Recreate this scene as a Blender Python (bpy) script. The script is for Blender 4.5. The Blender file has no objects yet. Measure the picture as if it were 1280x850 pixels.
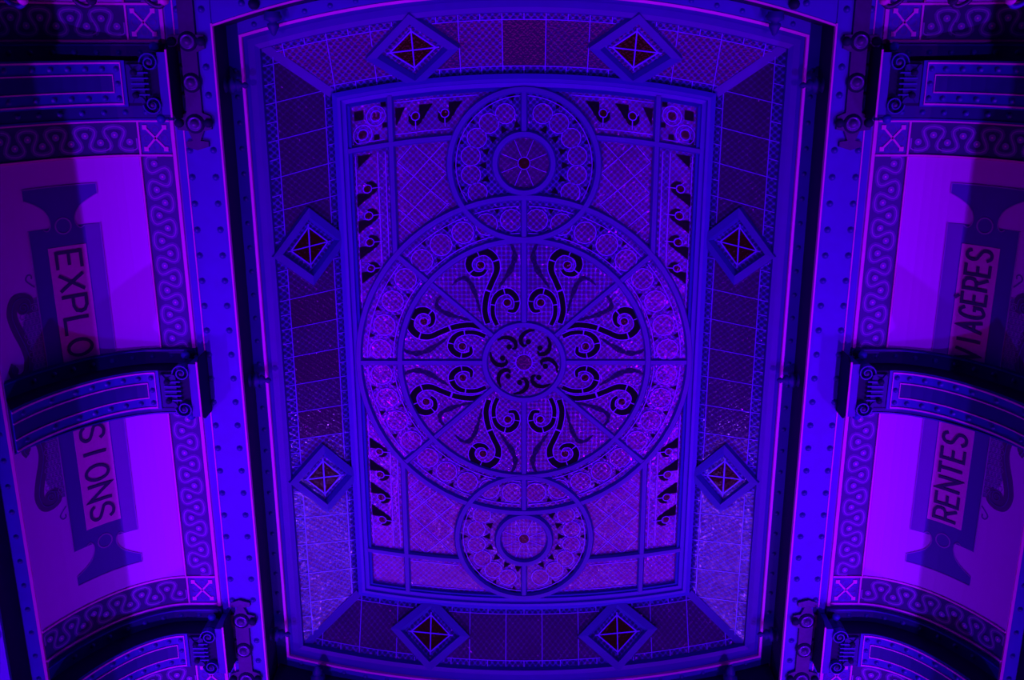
import bpy, bmesh, math, random
from math import sin, cos, pi, radians, sqrt, hypot, floor
from mathutils import Vector, Matrix
rnd = random.Random(7)
C = bpy.context.scene.collection

# ------------------------------------------------------------------ camera
cam_d = bpy.data.cameras.new('camera'); cam = bpy.data.objects.new('camera', cam_d); C.objects.link(cam)
cam_d.sensor_width = 36; cam_d.lens = 36*1251.25/1280; cam_d.shift_x = -15/1280
T = radians(16.683)
R_ = Vector((1, 0, 0)); D_ = Vector((0, cos(T), -sin(T))); F_ = Vector((0, sin(T), cos(T)))
m3 = Matrix((R_, -D_, -F_)).transposed()
cam.matrix_world = m3.to_4x4(); cam_d.clip_start = .05
bpy.context.scene.camera = cam

# ------------------------------------------------------------------ world, lights, exposure
w = bpy.data.worlds.new('world'); bpy.context.scene.world = w; w.use_nodes = True
w.node_tree.nodes['Background'].inputs[0].default_value = (.12, 0, .45, 1)
w.node_tree.nodes['Background'].inputs[1].default_value = .035
def light(name, kind, loc, target, color, power, size=.02, angle=60, blend=.5, sy=None):
    l = bpy.data.lights.new(name, kind); l.color = color; l.energy = power
    if kind == 'SPOT': l.shadow_soft_size = size; l.spot_size = radians(angle); l.spot_blend = blend
    if kind == 'POINT': l.shadow_soft_size = size
    if kind == 'AREA':
        l.size = size
        if sy: l.shape = 'RECTANGLE'; l.size_y = sy
    o = bpy.data.objects.new(name, l); C.objects.link(o); o.location = loc
    o.rotation_euler = (Vector(target)-Vector(loc)).to_track_quat('-Z', 'Y').to_euler()
    return o
BLUE = (.24, 0, 1)
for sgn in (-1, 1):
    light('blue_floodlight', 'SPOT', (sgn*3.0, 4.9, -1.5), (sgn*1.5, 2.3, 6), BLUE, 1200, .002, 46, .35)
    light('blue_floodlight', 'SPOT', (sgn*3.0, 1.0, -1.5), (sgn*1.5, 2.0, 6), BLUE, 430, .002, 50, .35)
    light('aisle_floodlight', 'SPOT', (sgn*6.9, 6.8, -1.5), (sgn*3.35, 2.6, 5.1), (.2, 0, 1), 1700, .05, 36, .8)
light('violet_wash', 'AREA', (0, 9.0, -1.5), (0, 2.5, 6), (.68, 0, 1), 215, 12.0, sy=5)
for sgn in (-1, 1):
    light('corner_fill', 'SPOT', (sgn*3.0, 6.6, -1.5), (sgn*3.05, 3.6, 5.3), (.12, 0, 1), 1300, .05, 34, .9)  # unseen fill spots, added to brighten the ledges and lower outer vault
# small blue-white lamps of the hall beyond, mirrored in the figured glass
for lx, ly, lz, tx in ((-2.4, 8.2, -1.2, -1), (0, 8.2, -1.2, 0), (2.4, 8.2, -1.2, 1), (-6.2, 8.8, .8, 1.45), (6.2, 8.8, .8, -1.45)):
    light('hall_lamp', 'SPOT', (lx, ly, lz), (tx, 3.9, 6.5), (.22, .035, 1), 230 if abs(lx) < 5 else 950, .05, 17, .9)
vs = bpy.context.scene.view_settings
vs.view_transform = 'Standard'; vs.look = 'None'; vs.gamma = 1; vs.use_curve_mapping = False; vs.exposure = 0

# ------------------------------------------------------------------ materials
def paint(name, col, rough=.45, metal=0, var=.12, scale=14, bump=.0015, spec=.4):
    m = bpy.data.materials.new(name); m.use_nodes = True; n = m.node_tree.nodes; l = m.node_tree.links
    b = n['Principled BSDF']; b.inputs['Roughness'].default_value = rough; b.inputs['Metallic'].default_value = metal
    b.inputs['Specular IOR Level'].default_value = spec
    tc = n.new('ShaderNodeTexCoord'); nz = n.new('ShaderNodeTexNoise'); nz.inputs['Scale'].default_value = scale
    nz.inputs['Detail'].default_value = 6
    l.new(tc.outputs['Object'], nz.inputs['Vector'])
    mx = n.new('ShaderNodeMix'); mx.data_type = 'RGBA'
    mx.inputs['A'].default_value = (*[c*(1-var) for c in col], 1); mx.inputs['B'].default_value = (*[min(1, c*(1+var)) for c in col], 1)
    l.new(nz.outputs['Fac'], mx.inputs['Factor']); l.new(mx.outputs['Result'], b.inputs['Base Color'])
    bp = n.new('ShaderNodeBump'); bp.inputs['Distance'].default_value = bump; bp.inputs['Strength'].default_value = .5
    l.new(nz.outputs['Fac'], bp.inputs['Height']); l.new(bp.outputs['Normal'], b.inputs['Normal'])
    return m
def glass(name, body, mesh, pitch=.030, square=False, rough=.10, amt=1.25, fine=85, spec=.6):
    """figured cathedral glass: a cast grid of small ridges, paler than the body colour"""
    m = bpy.data.materials.new(name); m.use_nodes = True; n = m.node_tree.nodes; l = m.node_tree.links
    b = n['Principled BSDF']; b.inputs['Roughness'].default_value = rough; b.inputs['Specular IOR Level'].default_value = spec
    tc = n.new('ShaderNodeTexCoord'); mp = n.new('ShaderNodeMapping'); l.new(tc.outputs['Object'], mp.inputs['Vector'])
    mp.inputs['Rotation'].default_value = (0, 0, 0 if square else pi/4)
    sx = n.new('ShaderNodeSeparateXYZ'); l.new(mp.outputs['Vector'], sx.inputs[0])
    def M(op, a, bb=None):
        q = n.new('ShaderNodeMath'); q.operation = op
        for i, v in enumerate((a, bb)):
            if v is None: continue
            if isinstance(v, (int, float)): q.inputs[i].default_value = v
            else: l.new(v, q.inputs[i])
        return q.outputs[0]
    ws = []
    for ax in (0, 1):
        s_ = M('MULTIPLY', sx.outputs[ax], 2*pi/pitch); ws.append(M('MULTIPLY_ADD', M('COSINE', s_), .5))
        ws[-1].node.inputs[2].default_value = .5
    ridge = M('MAXIMUM', M('POWER', ws[0], 5), M('POWER', ws[1], 5))
    dots = M('MULTIPLY', M('POWER', ws[0], 2), M('POWER', ws[1], 2))
    hgt = M('ADD', M('MULTIPLY', ridge, .6), dots)
    nz = n.new('ShaderNodeTexNoise'); nz.inputs['Scale'].default_value = 9; nz.inputs['Detail'].default_value = 3
    l.new(tc.outputs['Object'], nz.inputs['Vector'])
    fac = M('MULTIPLY', M('MULTIPLY', hgt, amt), M('ADD', M('MULTIPLY', nz.outputs['Fac'], 1.6), -.1))
    cl = n.new('ShaderNodeClamp'); l.new(fac, cl.inputs[0])
    mx = n.new('ShaderNodeMix'); mx.data_type = 'RGBA'; mx.inputs['A'].default_value = (*body, 1); mx.inputs['B'].default_value = (*mesh, 1)
    l.new(cl.outputs[0], mx.inputs['Factor']); l.new(mx.outputs['Result'], b.inputs['Base Color'])
    n2 = n.new('ShaderNodeTexNoise'); n2.inputs['Scale'].default_value = fine; n2.inputs['Detail'].default_value = 0
    l.new(tc.outputs['Object'], n2.inputs['Vector'])
    hh = M('ADD', M('MULTIPLY', hgt, .35), M('MULTIPLY', n2.outputs['Fac'], .9))
    bp = n.new('ShaderNodeBump'); b.inputs['IOR'].default_value = 1.6; bp.inputs['Distance'].default_value = .0024; bp.inputs['Strength'].default_value = 1
    l.new(hh, bp.inputs['Height']); l.new(bp.outputs['Normal'], b.inputs['Normal'])
    return m
M = dict(
    iron=paint('blue_grey_iron_paint', (.04, .17, .48)),
    beam=paint('beam_soffit_paint', (.025, .08, .42)),
    frame=paint('skylight_frame_paint', (.03, .13, .40)),
    dark=paint('dark_web', (.012, .015, .07), .6, spec=.15),  # near-black base colour for webs, brackets and small fittings
    shade=paint('dark_blue_beam_paint', (.02, .05, .20), .5, spec=.25),
    plate=paint('bronze_plate', (.055, .04, .13), .4, .3, var=.25, scale=30),
    rosette=paint('bronze_rosette', (.14, .12, .34), .3, .3),
    pink=paint('rose_gilt_line', (.92, .45, .72), .4),
    gilt=paint('dull_gilt_line', (.62, .35, .36), .4),
    cream=paint('cream_plaster', (.62, .6, .82), .7, var=.03, scale=3),
    plaster=paint('plaster', (.25, .3, .6), .8),
    navy=paint('navy_frieze_ground', (.035, .04, .17), .6),
    band=paint('frieze_band_paint', (.05, .07, .22), .6),
    ribbon=paint('frieze_ribbon_paint', (.12, .10, .36), .6),
    line=paint('frieze_outline_paint', (.34, .2, .58), .6),
    medal=paint('medallion_paint', (.22, .14, .52), .6),
    square=paint('corner_square_ground', (.06, .07, .40), .6, var=.5, scale=40),
    cart=paint('cartouche_blue', (.08, .12, .38), .6, var=.06),
    cartside=paint('cartouche_violet', (.17, .12, .42), .6, var=.06),
    tplate=paint('tablet_rose', (.88, .42, .74), .6, var=.10, scale=50),
    letter=paint('letter_ink', (.06, .04, .16), .6),
    rivet=paint('rivet_paint', (.03, .08, .32), .35),
    scroll=paint('scroll_plum', (.10, .05, .20), .6),
    lead=paint('lead_came', (.16, .18, .80), .35, spec=.7),
    bar=paint('glazing_bar_paint', (.028, .11, .31)),
    g_plum=glass('plum_glass', (0.0434, 0.0132, 0.0858), (0.0744, 0.066, 0.2772), amt=.5),
    g_violet=glass('violet_glass', (0.062, 0.0264, 0.132), (0.0682, 0.0792, 0.4752)),
    g_rose=glass('rose_violet_glass', (0.0682, 0.0198, 0.099), (0.0806, 0.066, 0.4356)),
    g_sq=glass('violet_square_glass', (0.0558, 0.0264, 0.132), (0.0682, 0.0792, 0.462), square=True),
    g_blue=glass('blue_glass', (0.0186, 0.0264, 0.1056), (0.0558, 0.099, 0.4752)),
    g_wine=glass('wine_glass', (0.0465, 0.0066, 0.066), (0.0558, 0.0198, 0.132), amt=.25),
    g_red=glass('red_glass', (0.031, 0.00132, 0.00396), (0.0372, 0.00264, 0.0066), amt=.2, spec=.25),
    g_dusk=glass('dusk_glass', (0.0124, 0.00528, 0.0462), (0.0248, 0.0132, 0.132), amt=.5, rough=.6, spec=.03),
    g_black=glass('black_glass', (0.00372, 0.00132, 0.00792), (0.0062, 0.0033, 0.0132), amt=.4, rough=.6, spec=.03),
)

# ------------------------------------------------------------------ helpers
class MB:
    def __init__(s): s.v = []; s.f = []
    def add(s, vs, fs):
        o = len(s.v); s.v += [tuple(p) for p in vs]; s.f += [tuple(i+o for i in f) for f in fs]; return s
    def mesh(s, name, mat, smooth=False):
        me = bpy.data.meshes.new(name); me.from_pydata(s.v, [], s.f); me.materials.append(mat)
        bm = bmesh.new(); bm.from_mesh(me); bmesh.ops.recalc_face_normals(bm, faces=bm.faces); bm.to_mesh(me); bm.free()
        if smooth: me.polygons.foreach_set('use_smooth', [True]*len(me.polygons))
        me.update(); return me
    def build(s, name, mat, parent=None, kind=None, smooth=False):
        o = bpy.data.objects.new(name, s.mesh(name, M[mat], smooth)); C.objects.link(o); o.parent = parent
        if kind: o['kind'] = kind
        return o
def link(name, me, parent, loc=(0, 0, 0), rot=None):
    o = bpy.data.objects.new(name, me); C.objects.link(o); o.parent = parent; o.location = loc
    if rot is not None: o.rotation_euler = rot
    return o
def thing(name, loc, label, cat, group=None):
    o = bpy.data.objects.new(name, None); C.objects.link(o); o['label'] = label; o['category'] = cat
    if group: o['group'] = group
    o.empty_display_size = .1
    return o
def sweep(mb, path, prof, mapf, closed=False, cap=True):
    """path: 2D points; prof: (offset, depth) polyline; mapf(u, v, d)"""
    n = len(path); k = len(prof(0) if callable(prof) else prof); vs = []
    for i, p in enumerate(path):
        a = path[(i-1) % n] if (closed or i > 0) else None; b = path[(i+1) % n] if (closed or i < n-1) else None
        def nrm(q, r):
            L = hypot(r[0]-q[0], r[1]-q[1]) or 1e-9; return (-(r[1]-q[1])/L, (r[0]-q[0])/L)
        if a is None: N = nrm(p, b)
        elif b is None: N = nrm(a, p)
        else:
            n1, n2 = nrm(a, p), nrm(p, b); mx, my = n1[0]+n2[0], n1[1]+n2[1]; q = hypot(mx, my) or 1e-9
            c = max(.35, (mx*n1[0]+my*n1[1])/q); N = (mx/q/c, my/q/c)
        for off, d in (prof(i/(n-1)) if callable(prof) else prof):
            vs.append(mapf(p[0]+N[0]*off, p[1]+N[1]*off, d))
    fs = []
    for i in range(n if closed else n-1):
        j = (i+1) % n
        for q in range(k-1): fs.append((i*k+q, i*k+q+1, j*k+q+1, j*k+q))
    if cap and not closed and k > 2: fs += [tuple(range(k)), tuple((n-1)*k+q for q in range(k))]
    mb.add(vs, fs); return mb
def rib(w, d0, d1): return [(-w/2, d0), (-w/2, d1), (w/2, d1), (w/2, d0)]
def bead(w, d0, d1):   # a bar with chamfered edges
    return [(-w/2, d0), (-w/2, d0+(d1-d0)*.55), (-w*.3, d1), (w*.3, d1), (w/2, d0+(d1-d0)*.55), (w/2, d0)]
def resample(pts, step=.05, closed=False):
    out = []; P = list(pts)+([pts[0]] if closed else [])
    for a, b in zip(P, P[1:]):
        n = max(1, int(math.ceil(math.dist(a, b)/step)))
        for i in range(n): out.append((a[0]+(b[0]-a[0])*i/n, a[1]+(b[1]-a[1])*i/n))
    if not closed: out.append(P[-1])
    return out
def smooth(pts, n=6, closed=False):
    out = []; N = len(pts)
    for i in range(N if closed else N-1):
        g = lambda j: pts[j % N] if closed else pts[max(0, min(N-1, j))]
        p0, p1, p2, p3 = g(i-1), g(i), g(i+1), g(i+2)
        for k in range(n):
            t = k/n
            out.append(tuple(.5*((2*p1[c])+(-p0[c]+p2[c])*t+(2*p0[c]-5*p1[c]+4*p2[c]-p3[c])*t*t+(-p0[c]+3*p1[c]-3*p2[c]+p3[c])*t**3) for c in (0, 1)))
    if not closed: out.append(tuple(pts[-1]))
    return out
def arc(cx, cy, r, a0, a1, n=24): return [(cx+r*cos(a0+(a1-a0)*i/n), cy+r*sin(a0+(a1-a0)*i/n)) for i in range(n+1)]
def spiral(cx, cy, r0, r1, a0, turns, n=26):
    return [(cx+(r0+(r1-r0)*i/n)*cos(a0+turns*2*pi*i/n), cy+(r0+(r1-r0)*i/n)*sin(a0+turns*2*pi*i/n)) for i in range(n+1)]
def circle(cx, cy, r, n=32): return [(cx+r*cos(2*pi*i/n), cy+r*sin(2*pi*i/n)) for i in range(n)]
def flat(mb, poly, mapf, d0, d1, cut=None):
    """a flat piece with the outline poly, mapped; cut = spacing of cuts across u for curved grounds"""
    bm = bmesh.new(); vv = [bm.verts.new((p[0], p[1], 0)) for p in poly]; bm.faces.new(vv)
    if cut:
        lo = min(p[0] for p in poly); hi = max(p[0] for p in poly); u = lo+cut
        while u < hi-1e-4:
            bmesh.ops.bisect_plane(bm, geom=bm.verts[:]+bm.edges[:]+bm.faces[:], plane_co=(u, 0, 0), plane_no=(1, 0, 0)); u += cut
    bmesh.ops.triangulate(bm, faces=bm.faces[:]) if len(poly) > 4 else None
    bm.verts.index_update(); V = [(v.co.x, v.co.y) for v in bm.verts]; n = len(V)
    vs = [mapf(x, y, d1) for x, y in V]; fs = [tuple(v.index for v in f.verts) for f in bm.faces]
    vs += [mapf(x, y, d0) for x, y in V]
    for e in bm.edges:
        if e.is_boundary: a, b = e.verts[0].index, e.verts[1].index; fs.append((a, b, b+n, a+n))
    bm.free(); mb.add(vs, fs); return mb
def box(mb, x0, x1, y0, y1, z0, z1):
    v = [(x, y, z) for x in (x0, x1) for y in (y0, y1) for z in (z0, z1)]
    return mb.add(v, [(0, 1, 3, 2), (4, 5, 7, 6), (0, 1, 5, 4), (2, 3, 7, 6), (0, 2, 6, 4), (1, 3, 7, 5)])
def lathe(mb, prof, n=16, axis='z', at=(0, 0, 0)):
    vs = []; k = len(prof)
    for i in range(n):
        a = 2*pi*i/n
        for r, h in prof:
            p = (r*cos(a), r*sin(a), h) if axis == 'z' else (h, r*cos(a), r*sin(a))
            vs.append((p[0]+at[0], p[1]+at[1], p[2]+at[2]))
    fs = [(i*k+q, i*k+q+1, ((i+1) % n)*k+q+1, ((i+1) % n)*k+q) for i in range(n) for q in range(k-1)]
    mb.add(vs, fs); return mb
def rivet_mesh(r=.015, h=.013):
    mb = MB(); lathe(mb, [(r*1.25, 0), (r*1.2, -.002), (r, -.003), (r*.8, -h*.7), (r*.4, -h*.96), (0, -h)], 8); return mb.mesh('rivet', M['rivet'], True)
RIV = rivet_mesh(.017, .016); RIVS = rivet_mesh(.014, .013)

# vault cross-section (X, Z), arc length s from X = 2.00
PR = [(2.00, 6.0), (2.29, 6.0), (2.37, 5.985), (2.45, 5.955), (2.53, 5.91), (2.60, 5.86), (2.67, 5.795), (2.73, 5.725), (2.79, 5.64), (2.85, 5.54), (2.90, 5.44), (2.94, 5.34), (2.97, 5.24), (2.99, 5.15), (3.0, 4.8)]
SS = [0]
for a, b in zip(PR, PR[1:]): SS.append(SS[-1]+math.dist(a, b))
def vp(s):
    for i in range(len(PR)-1):
        if s <= SS[i+1] or i == len(PR)-2:
            t = (s-SS[i])/(SS[i+1]-SS[i]); return PR[i][0]+t*(PR[i+1][0]-PR[i][0]), PR[i][1]+t*(PR[i+1][1]-PR[i][1])
def vault(side):
    def f(s, Y, d):
        x, z = vp(s); x1, z1 = vp(s-.04); x2, z2 = vp(s+.04); L = math.dist((x1, z1), (x2, z2)); tx, tz = (x2-x1)/L, (z2-z1)/L
        return (side*(x+tz*d), Y, z-tx*d)
    return f
CY = 2.13
ZL = 6.6

# ------------------------------------------------------------------ ceiling vault with painted bays
BEAMS = [.235, 2.06, 3.90]
S_END = 1.27
Y0, Y1 = -1.6, 5.9
STROKES = {
    'E': [[(1, 1), (0, 1), (0, 0), (1, 0)], [(0, .5), (.8, .5)]], 'X': [[(0, 1), (1, 0)], [(0, 0), (1, 1)]],
    'P': [[(0, 0), (0, 1), (.6, 1), (.92, .9), (1, .74), (.92, .56), (.6, .46), (0, .46)]], 'L': [[(0, 1), (0, 0), (1, 0)]],
    'O': [arc(.5, .5, .5, 0, 2*pi, 20)], 'I': [[(.5, 0), (.5, 1)]], 'N': [[(0, 0), (0, 1), (1, 0), (1, 1)]],
    'S': [smooth([(.95, .82), (.75, .98), (.35, 1), (.08, .84), (.1, .62), (.5, .5), (.9, .36), (.95, .15), (.68, 0), (.25, .02), (.02, .18)], 4)],
    'R': [[(0, 0), (0, 1), (.6, 1), (.92, .9), (1, .74), (.92, .58), (.6, .48), (0, .48)], [(.5, .48), (1, 0)]],
    'T': [[(.5, 0), (.5, 1)], [(0, 1), (1, 1)]], 'V': [[(0, 1), (.5, 0), (1, 1)]], 'A': [[(0, 0), (.5, 1), (1, 0)], [(.2, .35), (.8, .35)]],
    'G': [smooth([(.95, .82), (.7, .99), (.3, .98), (.04, .72), (0, .4), (.15, .1), (.5, 0), (.95, .12)], 4)+[(.97, .42), (.6, .42)]],
    'È': [[(1, 1), (0, 1), (0, 0), (1, 0)], [(0, .5), (.8, .5)], [(.3, 1.28), (.65, 1.12)]]}
def lettering(parent, side, word, ya, yb, f, sbase=.825, h=.145, width=.72):
    mb = MB(); n = len(word); pitch = abs(yb-ya)/n; dr = 1 if yb > ya else -1
    for i, ch in enumerate(word):
        wl = pitch*width if ch != 'I' else pitch*width
        o = ya+dr*(i*pitch+(pitch-wl)/2)
        for st in STROKES[ch]:
            p = [(sbase-h*y, o+dr*x*wl) for x, y in st]
            sweep(mb, resample(p, .03), rib(.018, .010, .017), f)
    return mb.build('lettering', 'letter', parent)
def serpentine(parent, f, u0, u1, v0, v1, along='v', pitch=.157, phase=0.):
    """meander ribbon with medallions in its loops; runs along v (or u)"""
    L = (v1-v0) if along == 'v' else (u1-u0); cw = (u0+u1)/2 if along == 'v' else (v0+v1)/2; hw = ((u1-u0) if along == 'v' else (v1-v0))/2
    npd = max(1, round(L/pitch)); P = L/npd; A = hw*.80; B = P*.205
    base = v0 if along == 'v' else u0
    pts = []; N = npd*20
    for i in range(N+1):
        th = 2*pi*i/20+phase; t = P*i/20-B*sin(2*th); t = max(0, min(L, t)); pts.append((A*sin(th), t))
    mp = (lambda p: (cw+p[0], base+p[1])) if along == 'v' else (lambda p: (base+p[1], cw+p[0]))
    path = [mp(p) for p in pts]
    r = MB(); sweep(r, path, [(-.014, .004), (.014, .004)], f, cap=False); rb = r.build('serpentine_ribbon', 'ribbon', parent)
    o = MB(); sweep(o, path, [(-.0035, .006), (.0035, .006)], f, cap=False); o.build('ribbon_outline', 'line', rb)
    md = MB(); ct = MB()
    for i in range(npd*2):
        th = pi/2+pi*i; s_ = sin(th); t = P*(th-phase)/(2*pi) % L
        c = mp((A*.30*s_*1, t))
        flat(md, circle(c[0], c[1], .020, 10), f, .003, .007); flat(ct, circle(c[0], c[1], .006, 6), f, .007, .009)
    mo = md.build('medallion', 'medal', parent); ct.build('medallion_heart', 'pink', mo)
def frame_line(parent, pts, f, w=.012, mat='pink', closed=False, name='border_line', d=.014):
    mb = MB(); sweep(mb, resample(pts, .06, closed), rib(w, 0, d), f, closed); return mb.build(name, mat, parent)

bays = [(-.196, .004), (.455, .654), (3.457, 3.66), (4.13, 4.33)]
for side, word_a, word_b in ((-1, ('EXPLO', 1.172, 1.84), ('SIONS', 2.262, 2.93)), (1, ('RENTES', 2.935, 2.32), ('VIAGÈRES', 1.862, 1.168))):
    f = vault(side)
    mb = MB(); n = 28; ss = [S_END*.988*i/n for i in range(n+1)]
    vs = [f(s, Y, 0) for s in ss for Y in (Y0, Y1)]+[f(s, Y, -.012) for s in ss for Y in (Y0, Y1)]
    fs = []
    for i in range(n):
        a = 2*i; fs.append((a, a+1, a+3, a+2)); b = a+2*(n+1); fs.append((b, b+1, b+3, b+2))
    mb.add(vs, fs); ceil = mb.build('ceiling', 'plaster'); ceil['kind'] = 'structure'
    ceil['label'] = 'painted vault curving down on the %s of the skylight' % ('left' if side < 0 else 'right')
    # cream bays
    for (a, b) in ((-1.5, -.205), (.662, 3.45), (4.34, 5.8)):
        p = MB(); flat(p, [(.283, a), (S_END, a), (S_END, b), (.283, b)], f, 0, .006, .05); p.build('plain_panel', 'cream', ceil)
    # frieze rows beside the beams
    for (a, b) in bays:
        p = MB(); flat(p, [(.272, a+.006), (S_END, a+.006), (S_END, b-.006), (.272, b-.006)], f, 0, .003, .05); fr = p.build('frieze_band', 'navy', ceil)
        serpentine(fr, f, .285, S_END-.01, a+.012, b-.012, 'u', .16, 0)
        for y in (a, b): frame_line(ceil, [(.08, y), (S_END, y)], f, .011, 'gilt' if y in (.004,) else 'pink')
        # corner square with a cross
        q = MB(); flat(q, [(.085, a+.006), (.262, a+.006), (.262, b-.006), (.085, b-.006)], f, 0, .004); sq = q.build('corner_square', 'square', ceil)
        cr = MB(); cx, cy = .172, (a+b)/2
        for sg in (-1, 1):
            sweep(cr, [(cx-.055, cy-sg*.06), (cx+.055, cy+sg*.06)], rib(.011, .002, .010), f)
            for e in (-1, 1):
                X, Y = cx+e*.058, cy+e*sg*.063; flat(cr, [(X-.013, Y-.013), (X+.013, Y-.013), (X+.013, Y+.013), (X-.013, Y+.013)], f, .002, .011)
        cr.build('cross', 'pink', sq)
        sw = MB()
        for k in range(4):
            a0 = k*pi/2; px, py = cx+.05*cos(a0), cy+.05*sin(a0)
            sweep(sw, arc(px, py, .02, a0-2.3, a0+2.3, 10), rib(.005, .003, .006), f)
        sweep(sw, circle(cx, cy, .03, 14), rib(.005, .003, .006), f, True)
        sw.build('scrollwork', 'ribbon', sq)
        frame_line(ceil, [(.268, a), (.268, b)], f, .011)
    # long frieze columns
    for (a, b) in ((-1.5, -.205), (.662, 3.45), (4.34, 5.8)):
        p = MB(); flat(p, [(.082, a), (.266, a), (.266, b), (.082, b)], f, 0, .003); fr = p.build('frieze_column', 'band', ceil)
        serpentine(fr, f, .088, .262, a+.003, b-.003, 'v', .157, 0)
        frame_line(ceil, [(.274, a), (.274, b)], f, .010, 'pink' if a == .662 else 'gilt')
    # beside the girder
    p = MB(); flat(p, [(.0, Y0), (.045, Y0), (.045, Y1), (.0, Y1)], f, 0, .006); p.build('edge_strip', 'iron', ceil)
    for (a, b) in ((-1.5, .02), (.45, 1.86), (2.27, 3.68), (4.12, 5.8)):
        frame_line(ceil, [(.066, a), (.066, b)], f, .020, 'pink')
    # cartouche
    def mir(p): return [(s, 4.10-y) for s, y in p]
    def cap(sg=1):
        top = [(.972, .868), (.972, .806), (.541, .806), (.541, .864)]
        r = smooth([(.541, .864), (.60, .895), (.655, .935), (.684, .985), (.682, 1.03), (.660, 1.056), (.634, 1.045)], 5)
        l = smooth([(.878, 1.045), (.856, 1.056), (.834, 1.03), (.836, .985), (.862, .935), (.915, .895), (.972, .868)], 5)
        return [(.972, .806), (.541, .806)]+r+[(.634, 1.09), (.878, 1.09)]+l[:-1]+[(.972, .868)]
    body = [(.545, 1.04), (.97, 1.04), (.97, 3.06), (.545, 3.06)]
    cb = MB(); flat(cb, body, f, .004, .008, .05); cart = cb.build('cartouche', 'cart', ceil)
    cart['label'] = 'blue painted cartouche with rose tablet'
    for g in (lambda p: p, mir):
        c = MB(); flat(c, g(cap()), f, .004, .0085, .05); cp = c.build('cartouche_cap', 'cart', cart)
        c = MB(); cc = cap(); i9 = next(i for i, q in enumerate(cc) if q[1] > 1.08)
        for seg in (cc[1:i9], cc[i9+2:]): sweep(c, g(seg), rib(.005, .008, .012), f)
        c.build('cap_edge', 'line', cp)
    c = MB(); flat(c, [(.547, 1.042), (.632, 1.042), (.632, 3.058), (.547, 3.058)], f, .006, .010, .05); c.build('cartouche_side', 'cartside', cart)
    for yy in (1.036, 3.068):
        c = MB(); sweep(c, circle(.758, yy, .046, 20), rib(.008, .006, .012), f, True); c.build('cartouche_ring', 'line', cart)
    for a, b in ((1.155, 2.952),):
        c = MB(); flat(c, [(.64, a), (.866, a), (.866, b), (.64, b)], f, .007, .0115, .02); tp = c.build('tablet', 'tplate', cart)
    for wd, a, b in (word_a, word_b): lettering(cart, side, wd, a, b, f)
    c = MB(); sweep(c, resample([(.545, 1.04), (.545, 3.06)], .3), rib(.005, .008, .012), f); sweep(c, resample([(.97, 1.04), (.97, 3.06)], .3), rib(.005, .008, .012), f)
    sweep(c, resample([(.541, .806), (.972, .806)], .05), rib(.005, .008, .012), f); sweep(c, resample([(.541, 3.294), (.972, 3.294)], .05), rib(.005, .008, .012), f)
    c.build('cartouche_edge', 'line', cart)
    sc = smooth([(1.055, 1.49), (1.022, 1.475), (1.025, 1.425), (1.07, 1.405), (1.12, 1.42), (1.145, 1.49), (1.125, 1.58), (1.09, 1.68), (1.078, 1.76), (1.10, 1.84), (1.16, 1.86), (1.20, 1.81), (1.18, 1.77)], 6)
    for g in (lambda p: p, mir):
        c = MB(); sweep(c, g(sc), lambda t: rib(.036+.030*sin(pi*min(1, t*1.05)), .004, .009), f); so = c.build('scroll', 'scroll', cart)
        c = MB(); flat(c, g(circle(1.067, 1.462, .042, 14)), f, .004, .0088); flat(c, g(circle(1.178, 1.81, .026, 12)), f, .004, .0088); c.build('scroll_eye', 'scroll', so)
        c = MB(); sweep(c, g(sc), rib(.004, .009, .012), f); sweep(c, g(spiral(1.067, 1.462, .036, .008, 1, 1.6)), rib(.004, .009, .012), f)
        sweep(c, g(smooth([(.978, 1.36), (1.0, 1.34), (1.025, 1.31), (1.01, 1.285), (.99, 1.29), (.99, 1.31)], 5)), rib(.008, .004, .008), f)
        c.build('scroll_outline', 'ribbon', so)
        c = MB()
        for i in range(6):
            for j in range(11):
                s0 = .985+i*.024+(j % 2)*.012; y0 = 1.44+j*.038
                lim = 1.035 if y0 < 1.5 else 1.105-.03*(y0-1.5)/.3
                if s0 < lim-.02: sweep(c, g(circle(s0, y0, .0165, 6)), rib(.0035, .004, .009), f, True)
        c.build('scale_pattern', 'line', cart, 'stuff')
        c = MB(); flat(c, g([(.973, 1.42), (1.02, 1.43), (1.10, 1.6), (1.075, 1.85), (.973, 1.85)]), f, .004, .0065, .05); c.build('scale_ground', 'cartside', cart)

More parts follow.
